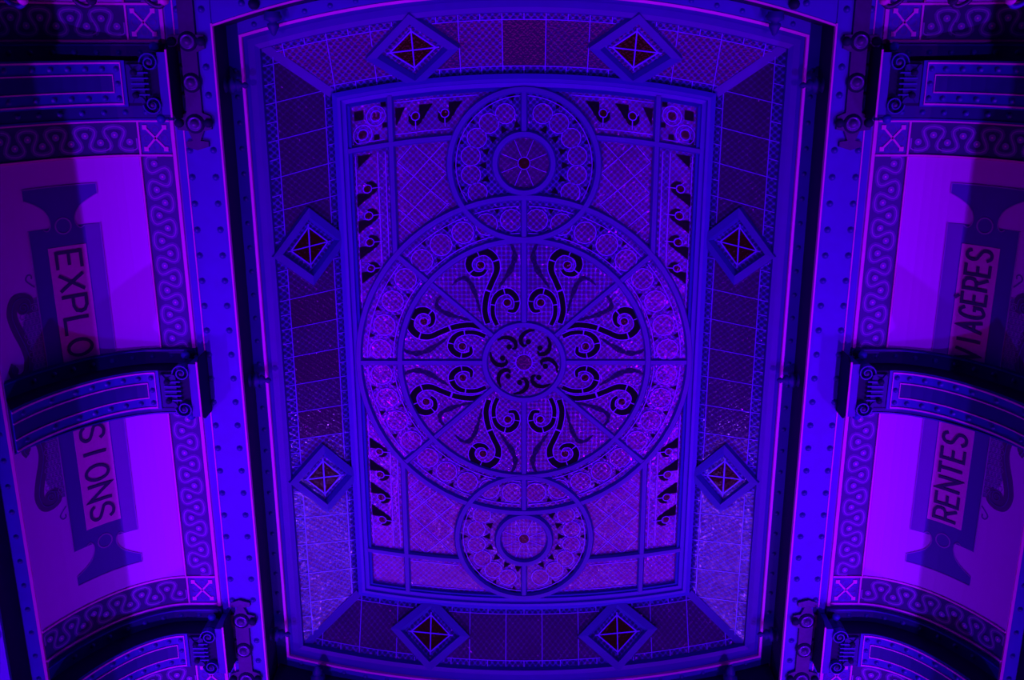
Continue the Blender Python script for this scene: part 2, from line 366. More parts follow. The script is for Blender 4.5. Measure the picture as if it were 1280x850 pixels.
# ------------------------------------------------------------------ main longitudinal girders
def joint_plate(parent, side, yc):
    x = lambda v: side*v
    z = 5.978
    mb = MB()
    fl = lambda u, v, d: (side*u, v, z-d)
    out = [(1.872, yc-1.1), (1.872, yc-.265), (1.825, yc-.265), (1.825, yc-.19), (1.872, yc-.17), (1.872, yc+.17), (1.825, yc+.19), (1.825, yc+.265),
           (1.872, yc+.275), (1.895, yc+.33), (1.85, yc+.335), (1.85, yc+.365), (1.918, yc+.385), (1.98, yc+.365), (1.98, yc+.335), (1.94, yc+.33),
           (1.962, yc+.275), (2.025, yc+.265), (2.025, yc+.19), (1.962, yc+.17), (1.962, yc-.17), (2.025, yc-.19), (2.025, yc-.265), (1.962, yc-.265), (1.962, yc-1.1)]
    if yc > 2:
        out = [(u, 2*yc-v) for u, v in out][::-1]
    flat(mb, out, fl, 0, .024); pl = mb.build('joint_plate', 'plate', parent)
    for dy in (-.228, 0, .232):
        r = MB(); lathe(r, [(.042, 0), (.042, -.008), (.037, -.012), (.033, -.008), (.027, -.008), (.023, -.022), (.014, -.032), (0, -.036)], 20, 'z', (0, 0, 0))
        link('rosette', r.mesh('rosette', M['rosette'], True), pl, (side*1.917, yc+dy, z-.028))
        r = MB(); lathe(r, [(.056, 0), (.056, -.006), (.040, -.008), (0, -.008)], 18); link('rosette_shadow', r.mesh('rosette_shadow', M['dark'], True), pl, (side*1.917, yc+dy, z-.022))  # dark disc added under each rosette to stand for its shadow
    for dy in (-.228, .228):
        for u in (1.838, 2.008):
            b = MB(); lathe(b, [(.026, 0), (.026, -.02), (.018, -.032), (0, -.034)], 10)
            link('clamp_knob', b.mesh('clamp_knob', M['dark'], True), pl, (side*u, yc+dy, z-.022))
for side in (-1, 1):
    where = 'left' if side < 0 else 'right'
    g = thing('longitudinal_girder', (0, 0, 0), 'long bright blue riveted girder along the %s side of the glass ceiling' % where, 'girder', 'girders along the two sides of the glass ceiling')
    b = MB(); box(b, *sorted((side*1.782, side*1.996)), Y0, Y1, 5.978, 6.0); fl = b.build('flange', 'iron', g)
    b = MB(); box(b, *sorted((side*1.776, side*1.786)), -.09, 4.36, 5.972, 6.004); b.build('inner_edge_line', 'pink', g)
    for (a, c) in ((Y0, .02), (.45, 1.86), (2.27, 3.68), (4.12, Y1)):
        b = MB(); box(b, *sorted((side*1.992, side*1.999)), a, c, 5.974, 6.002); b.build('outer_edge_line', 'pink', g)
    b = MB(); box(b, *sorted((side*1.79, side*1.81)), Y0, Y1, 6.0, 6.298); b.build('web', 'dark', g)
    for yc in (.236, 4.0): joint_plate(g, side, yc)
    n = 0
    for i in range(46):
        y = -1.5+i*.158+.07
        for u in (1.832, 1.972): link('rivet', RIV, g, (side*u, y, 5.978))

# ------------------------------------------------------------------ transverse girders at both ends (bowed)
BK = .082
def bowmap(z, sgn=1):
    return lambda u, v, d: (u, v+(-1 if v > CY else 1)*0, z-d)
for sg in (-1, 1):
    g = thing('transverse_girder', (0, 0, 0), 'bowed blue riveted girder across the %s end of the glass ceiling' % ('upper' if sg < 0 else 'lower'), 'girder', 'girders across the two ends of the glass ceiling')
    e = lambda x, q: (x, CY+sg*(2.49+q-.09*x*x))
    xs = [-1.778+3.556*i/32 for i in range(33)]
    fm = lambda u, v, d: (u, v, 5.978+.022-d)
    b = MB(); flat(b, [e(x, 0) for x in xs]+[(x, CY+sg*3.2) for x in reversed(xs)], fm, 0, .022); b.build('flange', 'iron', g)
    b = MB(); sweep(b, [e(x, .004) for x in xs], rib(.010, -.004, .028), fm); b.build('edge_line', 'pink', g)
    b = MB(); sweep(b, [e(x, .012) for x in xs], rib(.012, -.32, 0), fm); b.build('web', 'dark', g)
    for i in range(21):
        x = -1.6+i*.16; p = e(x, .07); link('rivet', RIV, g, (p[0], p[1], 5.978))
        if i % 10 != 10: q = e(x, .23); link('rivet', RIV, g, (q[0], q[1], 5.978))
    for x in (-1.55, 1.55):
        p = e(x, .15); r = MB(); lathe(r, [(.05, 0), (.05, -.008), (.04, -.012), (.03, -.022), (.018, -.032), (0, -.036)], 18)
        link('rosette', r.mesh('rosette', M['rosette'], True), g, (p[0], p[1], 5.976))
        b = MB(); lathe(b, [(.03, 0), (.03, -.03), (.015, -.05), (0, -.052)], 10); link('clamp_knob', b.mesh('clamp_knob', M['dark'], True), g, (x*.985, CY+sg*(2.49-.09*x*x)+sg*.05, 5.978))

# ------------------------------------------------------------------ outer girders low on the vault
for side in (-1, 1):
    where = 'left' if side < 0 else 'right'
    g = thing('outer_girder', (0, 0, 0), 'lower riveted girder at the far %s edge with a rose painted line' % where, 'girder', 'lower girders at the outer edges of the vault')
    b = MB(); box(b, *sorted((side*2.945, side*3.05)), Y0, Y1, 5.33, 5.36); b.build('ledge', 'iron', g)
    b = MB(); box(b, *sorted((side*2.938, side*2.957)), Y0, Y1, 5.322, 5.362); b.build('edge_line', 'pink', g)
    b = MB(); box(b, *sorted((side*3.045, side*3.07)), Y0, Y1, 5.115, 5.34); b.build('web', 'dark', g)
    b = MB(); box(b, *sorted((side*3.04, side*3.34)), Y0, Y1, 5.095, 5.117); b.build('flange', 'iron', g)
    for i in range(44):
        y = -1.4+i*.162
        link('rivet', RIVS, g, (side*3.0, y, 5.33))
        link('rivet', RIV, g, (side*3.10, y+.05, 5.095))
    b = MB(); lathe(b, [(.035, 0), (.04, -.03), (.02, -.05), (.03, -.08), (.012, -.11), (0, -.12)], 12)
    link('drop_finial', b.mesh('drop_finial', M['dark'], True), g, (side*3.12, 3.36, 5.095))

# ------------------------------------------------------------------ cross beams
for side in (-1, 1):
    f = vault(side); where = 'left' if side < 0 else 'right'
    for bi, yc in enumerate(BEAMS):
        lab = ['arched blue iron cross beam at the upper %s, above the painted cartouche', 'arched blue iron cross beam on the %s crossing the painted lettering', 'arched blue iron cross beam at the lower %s corner below the cartouche'][bi] % where
        g = thing('cross_beam', (0, 0, 0), lab, 'beam', 'arched cross beams over the painted vault')
        S0, S1 = .05, S_END-.02
        fy = lambda s, v, d: f(s+1.2*max(0, (s-1.0)/.25)*d, yc+v, d)
        def strip(mb, s0, s1, v0, v1, d0, d1):
            ns = 26
            pts = [(v0, d0), (v0, d1), (v1, d1), (v1, d0)]; vs = []
            for i in range(ns+1):
                s = s0+(s1-s0)*i/ns
                for v, d in pts: vs.append(fy(s, v, d))
            fs = [(i*4+q, i*4+(q+1) % 4, i*4+4+(q+1) % 4, i*4+4+q) for i in range(ns) for q in range(4)]
            fs += [(0, 1, 2, 3), tuple(ns*4+q for q in range(4))]
            mb.add(vs, fs); return mb
        strip(MB(), S0, S1, -.215, .215, .0, .035).build('flange', 'shade', g)
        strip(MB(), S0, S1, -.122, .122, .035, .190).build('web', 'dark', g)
        strip(MB(), .235, S1, -.126, .126, .190, .20).build('soffit', 'beam', g)
        E0 = .265
        def rectline(name, s0, s1, hv, mat, w=.009):
            mb = MB(); p = resample([(s1, -hv), (s0, -hv), (s0, hv), (s1, hv)], .05)
            sweep(mb, p, rib(w, .198, .207), fy); return mb.build(name, mat, g)
        rectline('outer_moulding_line', E0, S1, .112, 'pink'); rectline('inner_moulding_line', E0+.085, S1, .047, 'pink', .007)
        strip(MB(), E0+.09, S1, -.043, .043, .199, .203).build('inset_panel', 'shade', g)
        # moulded fillet lines on the flange edge
        for sgn in (-1, 1):
            mb = MB(); p = resample([(S0+.02, sgn*.208), (S1, sgn*.208)], .05); sweep(mb, p, rib(.008, .03, .042), fy); mb.build('flange_bead', 'frame', g)
        k = 0; s = E0+.045
        while s < S1-.03:
            for v in (-.08, .08):
                P = Vector(fy(s, v, .200)); N = (Vector(fy(s, v, .3))-P).normalized()
                link('rivet', RIVS, g, P, (-N).to_track_quat('Z', 'Y').to_euler())
            for v in (-.168, .168):
                P = Vector(fy(s-.11, v, .035)); N = (Vector(fy(s-.11, v, .1))-P).normalized()
                link('rivet', RIVS, g, P, (-N).to_track_quat('Z', 'Y').to_euler())
            s += .125
        P = Vector(fy(E0+.045, 0, .2)); link('rivet', RIVS, g, P)
        # end bracket with its fin and volutes
        br = MB(); outl = [(yc-.20, 5.98), (yc-.20, 5.84), (yc-.165, 5.79), (yc+.165, 5.79), (yc+.20, 5.84), (yc+.20, 5.98)]
        n = len(outl); vs = [(side*1.985, y, z) for y, z in outl]+[(side*1.995, y, z) for y, z in outl]
        br.add(vs, [tuple(range(n)), tuple(range(n, 2*n))]+[(i, (i+1) % n, (i+1) % n+n, i+n) for i in range(n)])
        bk = br.build('end_bracket', 'dark', g)
        b = MB(); box(b, *sorted((side*1.995, side*2.045)), yc-.17, yc+.17, 5.79, 5.98); b.build('bracket_block', 'frame', bk)
        b = MB(); box(b, *sorted((side*1.986, side*1.996)), yc-.185, yc+.185, 5.782, 5.792); b.build('bracket_edge_line', 'pink', bk)
        b = MB(); box(b, *sorted((side*2.13, side*2.225)), yc-.105, yc+.105, 5.79, 5.99); b.build('bracket_head', 'shade', bk)
        for dy in (-.03, .0, .03, .06, -.06):
            b = MB(); box(b, *sorted((side*2.10, side*2.20)), yc+dy-.004, yc+dy+.004, 5.778, 5.80); b.build('reed', 'beam', bk)
        flt = lambda u, v, d: (side*u, v, 5.80-d)
        for sgn in (-1, 1):
            cx, cv = 2.088, yc+sgn*.115
            b = MB(); flat(b, circle(cx, cv, .055, 20), flt, -.12, -.02); vo = b.build('volute', 'shade', bk)
            b = MB(); sweep(b, spiral(cx, cv, .054, .012, 0, 1.7*sgn), rib(.007, -.03, .028), flt); b.build('volute_rim', 'beam', vo)
            b = MB(); lathe(b, [(.016, 0), (.014, -.02), (.006, -.03), (0, -.032)], 10, 'z', (side*cx, cv, 5.79)); b.build('volute_eye', 'rosette', vo, smooth=True)
            b = MB(); sweep(b, smooth([(cx+.05, cv-sgn*.01), (2.15, yc+sgn*.085), (2.19, yc+sgn*.07), (2.215, yc+sgn*.10)], 5), rib(.022, -.03, .02), flt); b.build('leaf_tendril', 'shade', bk)
            b = MB(); lathe(b, [(.018, 0), (.018, -.02), (.009, -.028), (0, -.03)], 10, 'z', (side*2.178, yc+sgn*.062, 5.785)); b.build('stud', 'dark', bk)
            b = MB(); lathe(b, [(.02, 0), (.028, -.02), (.012, -.035), (0, -.037)], 10, 'z', (side*2.088, yc+sgn*.20, 5.90)); b.build('bud', 'beam', bk, smooth=True)

# ------------------------------------------------------------------ the glass ceiling
sk = thing('stained_glass_skylight', (0, 0, 0), 'coved stained glass ceiling with a central wheel of rings and spokes', 'skylight')
BOW = .082
def bw(v): return (1 if v > 0 else -1)*min(1, abs(v)/1.4)*BOW
def lay(u, v, d): return (u, CY+v, ZL-d)                      # unbowed plan on the flat of the ceiling
def layb(u, v, d): return (u, CY+v-bw(v)*u*u, ZL-d)            # bowed plan
def zmap(z): return lambda u, v, d: (u, CY+v-bw(v)*u*u, z-d)
def rect(hx, hv, step=.1): return resample([(-hx, -hv), (hx, -hv), (hx, hv), (-hx, hv)], step, True)

def frame(name, hx, hv, prof, z, mat, parent=sk):
    b = MB(); sweep(b, rect(hx, hv), prof, zmap(z), True); return b.build(name, mat, parent)
# outer ring flange, its line and rivets, outer frame and inner frame
frame('rim_flange', 1.755, 2.435, rib(.09, 0, .015), 6.315, 'frame')
frame('rim_line', 1.709, 2.392, rib(.016, -.005, .022), 6.315, 'pink')
frame('outer_frame', 1.652, 2.34, [(-.05, -.05), (-.05, .02), (-.02, .028), (.02, .028), (.05, .02), (.055, -.05)], 6.34, 'bar')
frame('inner_frame', 1.182, 1.885, [(-.042, -.02), (-.042, .045), (-.01, .055), (.01, .055), (.016, .035), (.042, .030), (.042, -.02)], ZL, 'frame')
frame('inner_moulding', 1.128, 1.83, [(-.012, -.01), (-.012, .012), (.012, .03), (.012, -.01)], ZL, 'frame')
for i in range(26):
    y = -1.95+i*.156
    for s_ in (-1, 1): link('rim_rivet', RIVS, sk, (s_*1.752, CY+y, 6.30))
for i in range(22):
    x = -1.62+i*.154
    for s_ in (-1, 1): p = zmap(6.3)(x, s_*2.435, 0); link('rim_rivet', RIVS, sk, p)
for s_ in (-1, 1):
    for yy in (.26, 2.13, 4.03):
        b = MB(); lathe(b, [(.0, -.14), (.014, -.13), (.02, -.115), (.012, -.10), (.036, -.085), (.036, -.07), (.022, -.06), (.052, -.045), (.052, -.03), (.03, -.02), (.045, 0)], 14, 'x')
        bo = link('boss', b.mesh('boss', M['shade'], True), sk, (s_*1.79, yy, 6.19)); bo.rotation_euler = (0, 0, 0 if s_ > 0 else pi)
    for xx in (-1.48, 1.48):
        b = MB(); lathe(b, [(.0, -.14), (.014, -.13), (.02, -.115), (.036, -.085), (.036, -.07), (.022, -.06), (.052, -.045), (.052, -.03), (.045, 0)], 14, 'x')
        bo = link('boss', b.mesh('boss', M['shade'], True), sk, (xx, CY+s_*(2.47-.082*xx*xx), 6.19)); bo.rotation_euler = (0, 0, s_*pi/2)

# flat: bars
BAR = bead(.046, -.01, .035); RING = bead(.05, -.01, .042)
ring_n = [0]
def bar(name, pts, prof=BAR, m=lay, closed=False, mat='bar'):
    ring_n[0] += 1; e = .0007*(ring_n[0] % 9)      # bars lap over one another by a hair
    b = MB(); sweep(b, pts, [(o, d+(e if d > 0 else 0)) for o, d in prof], m, closed); return b.build(name, mat, sk)
VT, RT, RH, VH = 1.345, .485, .19, 1.36
bar('wheel_ring', circle(0, 0, 1.14, 72), RING, closed=True)
bar('wheel_ring', circle(0, 0, .855, 64), RING, closed=True)
bar('hub_ring', circle(0, 0, .272, 40), RING, closed=True)
for s_ in (-1, 1):
    bar('small_ring', circle(0, s_*VT, RT, 48), RING, closed=True)
    bar('small_hub_ring', circle(0, s_*VH, RH, 32), RING, closed=True)
    bar('mullion', [(0, s_*(VH+RH)), (0, s_*1.85)])
    bar('mullion', [(0, s_*.27), (0, s_*1.14)])
    bar('mullion', [(s_*.27, 0), (s_*1.14, 0)])
    for q in (-1, 1):
        bar('mullion', [(s_*.86, q*.755), (s_*.86, q*1.85)], m=layb)
        a = radians(41.5); bar('spoke', [(s_*.27*cos(a), q*.27*sin(a)), (s_*1.13*cos(a), q*1.13*sin(a))])
        x0 = .43
        bar('transom', resample([(s_*x0, q*1.545), (s_*1.14, q*1.545)], .08), m=layb)

# flat: panes. D levels: field .0, then circle fields over it
def pane(poly, mat, d=.0, th=.004, m=lay, name='pane', parent=sk):
    b = MB(); flat(b, poly, m, d-th, d); return b.build(name, mat, parent)
def sector(r0, r1, a0, a1, cx=0, cy=0, n=10): return arc(cx, cy, r1, a0, a1, n)+arc(cx, cy, r0, a1, a0, n)
def lead(lines, name='lead_came', d=.0, m=lay, w=.006, parent=sk, mat='lead', kind=None):
    b = MB()
    for l_ in lines:
        if len(l_) > 1: sweep(b, l_, rib(w, d-.002, d+.004), m)
    return b.build(name, mat, parent, kind or ('stuff' if len(lines) > 1 else None)) if b.v else None
A4 = [0, radians(41.5), pi/2, pi-radians(41.5), pi, pi+radians(41.5), 1.5*pi, 2*pi-radians(41.5), 2*pi]
# corner cells and side cells (bowed field)
for sx in (-1, 1):
    for sy in (-1, 1):
        X = lambda a, b: [(sx*a[0], sy*a[1])]
        P = lambda pts: [(sx*a, sy*b) for a, b in pts]
        pane(P([(.86, 1.545), (1.14, 1.545), (1.14, 1.85), (.86, 1.85)]), 'g_violet', m=layb)
        pane(P([(.0, 1.545), (.43, 1.545), (.86, 1.545), (.86, 1.85), (.43, 1.85), (0, 1.85)]), 'g_violet', m=layb)
        pane(P([(.86, 0), (1.14, 0), (1.14, 1.545), (.86, 1.545)]), 'g_violet', m=layb)
        for xa, xb in ((.885, .95), (1.09, 1.14)): pane(P([(xa, .0), (xb, .0), (xb, 1.52), (xa, 1.52)]), 'g_blue', .0015, m=layb, name='border_pane')
        pane(P([(.30, .72), (.86, .72), (.86, 1.545), (.3, 1.545)]), 'g_rose', m=layb)
# diagonal lead lattice in the four field cells
def field(u, v): return .49 < abs(u) < .84 and .8 < abs(v) < 1.52 and hypot(u, v) > 1.165 and hypot(u, abs(v)-VT) > .51
def clip(line_pts, test):
    out, cur = [], []
    for p in line_pts:
        if test(*p): cur.append(p)
        else:
            if len(cur) > 1: out.append([cur[0], cur[-1]])
            cur = []
    if len(cur) > 1: out.append([cur[0], cur[-1]])
    return out
for sx in (-1, 1):
    for sy in (-1, 1):
        L = []
        for k in range(-8, 9):
            for dg in (-1, 1):
                L += clip([(sx*(.4+t*.01), sy*(1.0+.21*k+dg*t*.0098*1.0)) for t in range(0, 60)], field)
        lead(L, 'lead_lattice', m=layb, w=.005)
# borders of lead parallel to cells
lb = []
for sx in (-1, 1):
    for sy in (-1, 1):
        for x in (.905, .955, 1.10): lb.append([(sx*x, sy*y) for y in (max(.0, sqrt(max(0, 1.17**2-x*x))), 1.5)])
        lb += [[(sx*x, sy*1.58) for x in (.9, 1.12)], [(sx*x, sy*1.82) for x in (.9, 1.12)], [(sx*x, sy*1.80) for x in (.30, .6, .84)], [(sx*x, sy*1.60) for x in (.48, .6, .84)]]
lead(lb, 'border_came', m=layb, w=.005)
# small circles
for sy in (-1, 1):
    pane(circle(0, sy*VT, RT, 40), 'g_blue', .006)
    c = pane(circle(0, sy*VH, RH, 28), 'g_plum' if sy < 0 else 'g_sq', .012)
    pane(circle(0, sy*VH, .035, 14), 'g_red', .016, name='centre_roundel')
    lead([circle(0, sy*VH, .04, 14)+[(.04, sy*VH)]]+[[(r*cos(a), sy*VH+r*sin(a)) for r in (.045, .16)] for a in [i*pi/4+pi/8 for i in range(8)]], 'star_came', .012, w=.004)
    tri = MB(); rim = []
    for i in range(17):
        a = radians(-90+i*21.2)*1.0+ (pi if sy > 0 else 0) + pi/2 - radians(169.6) + pi/2*0
        a = (pi/2*(-sy)) + radians((i-8)*20)   # fan away from the wheel
        if abs((i-8)*20) < 8: continue
        cx, cy = .352*cos(a), sy*VT+.352*sin(a)*1
        a_ = (i-8)*20
        # flip so the fan opens outwards
        cy = sy*VT + sy*.352*abs(cos(radians(a_)))*(1 if abs(a_) < 90 else -1); cx = .352*sin(radians(a_))
        if hypot(cx, cy) < 1.23 and abs(cy) < 1.14: continue
        pane(circle(cx, cy, .062, 14), 'g_rose', .011, name='roundel'); rim.append(circle(cx, cy, .064, 14)+[(cx+.064, cy)])
        for rr, tw in ((.435, 1), (.272, -1)):
            am = radians(a_+10); tx, ty = rr*sin(am), sy*VT+sy*rr*cos(am)
            ux, uy = sin(am), sy*cos(am); vx, vy = -uy, ux; h = .024
            flat(tri, [(tx+ux*h*tw+vx*h, ty+uy*h*tw+vy*h), (tx+ux*h*tw-vx*h, ty+uy*h*tw-vy*h), (tx-ux*h*tw, ty-uy*h*tw)], lay, .006, .011)
    tri.build('spandrel_piece', 'g_black', sk, 'stuff')
    lead(rim+[[(.445*cos(a), sy*VT+.445*sin(a)) for a in [i*pi/24 for i in range(49)]]], 'roundel_came', .010, w=.005)
# wheel field
pane(circle(0, 0, 1.14, 64), 'g_blue', .014, name='pane')
for k in range(8):
    a0, a1 = A4[k], A4[k+1]; am = (a0+a1)/2; g = radians(1.3)
    sq = k in (0, 7, 3, 4)
    pane(sector(.27, .855, a0+.01, a1-.01), 'g_sq' if k in (1, 6, 5) else 'g_violet', .020)
    rim = []; tri = MB(); n = 4 if (a1-a0) < radians(45) else 5
    if k in (1, 2, 5, 6): n = 5
    for i in range(n):
        a = a0+(a1-a0)*(i+.5)/n; cx, cy = .99*cos(a), .99*sin(a)
        if not (abs(cx) < .40 and abs(cy) > .8):
            pane(circle(cx, cy, .072, 12), 'g_rose', .019, name='roundel'); rim.append(circle(cx, cy, .074, 12)+[(cx+.074, cy)])
        else:
            pane(circle(cx, cy, .072, 12), 'g_rose', .019, name='roundel'); rim.append(circle(cx, cy, .074, 12)+[(cx+.074, cy)])
        for rr, tw in ((1.063, 1), (.915, -1)):
            if i == n-1: continue
            am_ = a0+(a1-a0)*(i+1)/n; ux, uy = cos(am_), sin(am_); tx, ty = rr*ux, rr*uy; h = .023
            flat(tri, [(tx+ux*h*tw-uy*h, ty+uy*h*tw+ux*h), (tx+ux*h*tw+uy*h, ty+uy*h*tw-ux*h), (tx-ux*h*tw, ty-uy*h*tw)], lay, .014, .019)
    tri.build('spandrel_piece', 'g_black', sk, 'stuff')
    lead(rim+[arc(0, 0, 1.08, a0+.03, a1-.03, 10), arc(0, 0, .90, a0+.03, a1-.03, 10)], 'roundel_came', .018, w=.005)
# scroll motif, in photo pixels from the wheel centre (655,452)
def px(p): return ((p[0]-655)*.00554, (p[1]-452)*.00584)
big = smooth([px(p) for p in ((611, 405), (607, 390), (609.5, 371), (616, 355), (622, 341), (620, 328), (611, 320), (601, 320), (591, 326), (588, 336), (594, 345), (604, 345), (609, 340))], 6)
sml = smooth([px(p) for p in ((622, 407), (617.5, 397), (616.5, 386), (619, 375), (626, 368), (636, 366), (644, 372), (646.5, 381), (643, 389), (635, 389))], 6)
lf1 = smooth([px(p) for p in ((638, 309), (643, 318), (643.5, 328), (639, 340), (631, 352), (624, 362))], 5)
lf2 = smooth([px(p) for p in ((567, 359), (577, 351), (586, 352), (593, 363), (598, 378), (602, 394))], 5)
eyes = [px((602.5, 335)), px((634.5, 379.5))]
mats = []
for k in range(8):
    if k < 4: mats.append(lambda p, sx=(1, -1)[k % 2], sy=(1, -1)[k//2]: (sx*p[0], sy*p[1]))
    else: mats.append(lambda p, sx=(1, -1)[k % 2], sy=(1, -1)[(k-4)//2]: (sx*p[1]*-1, sy*p[0]*-1))
def chop(path, n, gap=1):
    L = len(path); out = []
    for i in range(n):
        a = round(i*(L-1)/n); b = round((i+1)*(L-1)/n); out.append((a/(L-1), path[a:b+1], b/(L-1)))
    return out
for tr in mats:
    for path, wmax, nseg, wf, d1 in ((big, .048, 5, lambda t: max(.76 if t < .5 else .45, sin(pi*(.02+t*.86))), .025), (sml, .040, 4, lambda t: max(.72 if t < .5 else .45, sin(pi*(.02+t*.84))), .025)):
        P = [tr(p) for p in path]; rims = []
        for a, seg, b in chop(P, nseg):
            if len(seg) < 2: continue
            # shrink a little at each end for the lead between pieces
            s2 = [tuple(seg[0][c]+(seg[1][c]-seg[0][c])*.35 for c in (0, 1))]+seg[1:-1]+[tuple(seg[-1][c]+(seg[-2][c]-seg[-1][c])*.35 for c in (0, 1))]
            q = MB(); sweep(q, s2, lambda t, a=a, b=b: rib(wmax*wf(a+(b-a)*t), .018, d1), lay); q.build('scroll_piece', 'g_black', sk)
        cm = MB()
        sweep(cm, P, lambda t: [(-wmax*wf(t)/2-.006, .020), (-wmax*wf(t)/2-.006, .0225), (wmax*wf(t)/2+.006, .0225), (wmax*wf(t)/2+.006, .020)], lay)
        cm.build('scroll_came', 'lead', sk)
    for path, wmax in ((lf1, .042), (lf2, .036)):
        P = [tr(p) for p in path]
        for a, seg, b in chop(P, 4):
            if len(seg) < 2: continue
            q = MB(); sweep(q, seg, lambda t, a=a, b=b: rib(wmax*max(.12, sin(pi*(.06+.9*(a+(b-a)*t))))*(.6+.4*abs(sin(pi*t))), .018, .024), lay); q.build('leaf_piece', 'g_dusk', sk)
    for e in eyes:
        e = tr(e); pane(circle(e[0], e[1], .024, 12), 'g_red', .027, name='scroll_eye'); lead([circle(e[0], e[1], .029, 12)+[(e[0]+.029, e[1])]], 'eye_came', .022, w=.006)
# hub
pane(circle(0, 0, .26, 30), 'g_violet', .026)
pane(circle(0, 0, .052, 16), 'g_wine', .034, name='hub_roundel')
lead([circle(0, 0, .058, 18)+[(.058, 0)]]+[[(r*cos(a), r*sin(a)) for r in (.062, .085)] for a in [i*pi/6 for i in range(12)]], 'hub_came', .028, w=.006)
for k in range(8):
    a = k*pi/4+.12; sg = 1 if k % 2 else -1
    def rt(x, y): return (x*cos(a)-y*sin(a)*sg, x*sin(a)+y*cos(a)*sg)
    P = [rt(*p) for p in smooth([(.238, -.045), (.225, .0), (.19, .035), (.15, .04), (.12, .02), (.125, -.005)], 5)]
    q = MB(); sweep(q, P, lambda t: rib(.010+.020*sin(pi*t), .024, .031), lay); q.build('comma_piece', 'g_black', sk)
    c = rt(.150, -.012); pane(circle(c[0], c[1], .019, 10), 'g_black', .031, name='bead_piece')

# wave motif (dot with ring and dark teardrop), local frame: along = a (tail direction), across = c
def wave(ox, oy, ua, va, m=layb, d=.004, sc=1):
    """ox, oy: centre of the eye; ua: unit vector along towards the tail; va: unit vector across, to the outer side of the crest"""
    g = lambda a, c: (ox+(ua[0]*a+va[0]*c)*sc, oy+(ua[1]*a+va[1]*c)*sc)
    arcp = [(.045*cos(t), .045*sin(t)) for t in [pi*1.10-pi*1.1*i/10 for i in range(11)]]
    poly = [g(-.030, -.02), g(-.050, .0)]+[g(-.056*cos(t), .070*sin(t)) for t in [pi*i/8 for i in range(1, 8)]]+[g(.062, .02), g(.085, -.02), g(.128, -.075), g(.03, -.075), g(.028, -.036), g(.035, 0), g(.026, .026), g(0, .036), g(-.026, .026)]
    q = MB(); flat(q, poly, m, d-.004, d+.002); q.build('wave_piece', 'g_black', sk)
    e = g(0, 0); pane(circle(e[0], e[1], .024*sc, 12), 'g_red', d+.004, m=m, name='wave_eye')
    lead([circle(e[0], e[1], .030*sc, 12)+[(e[0]+.030*sc, e[1])], [g(0, .03), g(0, .095)], [g(-.03, 0), g(-.045, -.02)]], 'wave_came', d, m, .005)
for sx in (-1, 1):
    for sy in (-1, 1):
        for i, yy in enumerate((1.27, 1.08, .89, .70)):
            wave(sx*1.03, sy*(yy+(.0 if sy < 0 else .02)), (0, -sy), (-sx, 0), sc=.95 if i < 3 else .85)
    # triangle at the top of each side column
    q = MB(); flat(q, [(sx*1.085, -1.50), (sx*.985, -1.50), (sx*1.085, -1.42)], layb, -.002, .005); q.build('wave_piece', 'g_black', sk)
    for xx in (.70, .51):
        wave(sx*xx, -1.70, (-sx*1, 0), (0, 1), sc=.9)
    q = MB(); flat(q, [(sx*.83, -1.765), (sx*.765, -1.765), (sx*.825, -1.65)], layb, -.002, .005); q.build('wave_piece', 'g_black', sk)
    # corner square: two eyes and small dark pieces
    for ex, ey in ((.955, -1.735), (1.045, -1.63)):
        pane(circle(sx*ex, ey, .025, 12), 'g_red', .006, m=layb, name='corner_eye')
        lead([circle(sx*ex, ey, .034, 12)+[(sx*ex+.034, ey)], circle(sx*ex, ey, .062, 14)+[(sx*ex+.062, ey)]], 'corner_came', .002, layb, .005)
    for ex, ey, h in ((1.065, -1.755, .03), (.905, -1.80, .016), (.90, -1.67, .016), (.955, -1.60, .018), (1.09, -1.59, .014)):
        q = MB(); flat(q, [(sx*ex-h, ey-h), (sx*ex+h, ey-h), (sx*ex+h, ey+h), (sx*ex-h, ey+h)], layb, -.002, .005); q.build('corner_piece', 'g_black', sk)

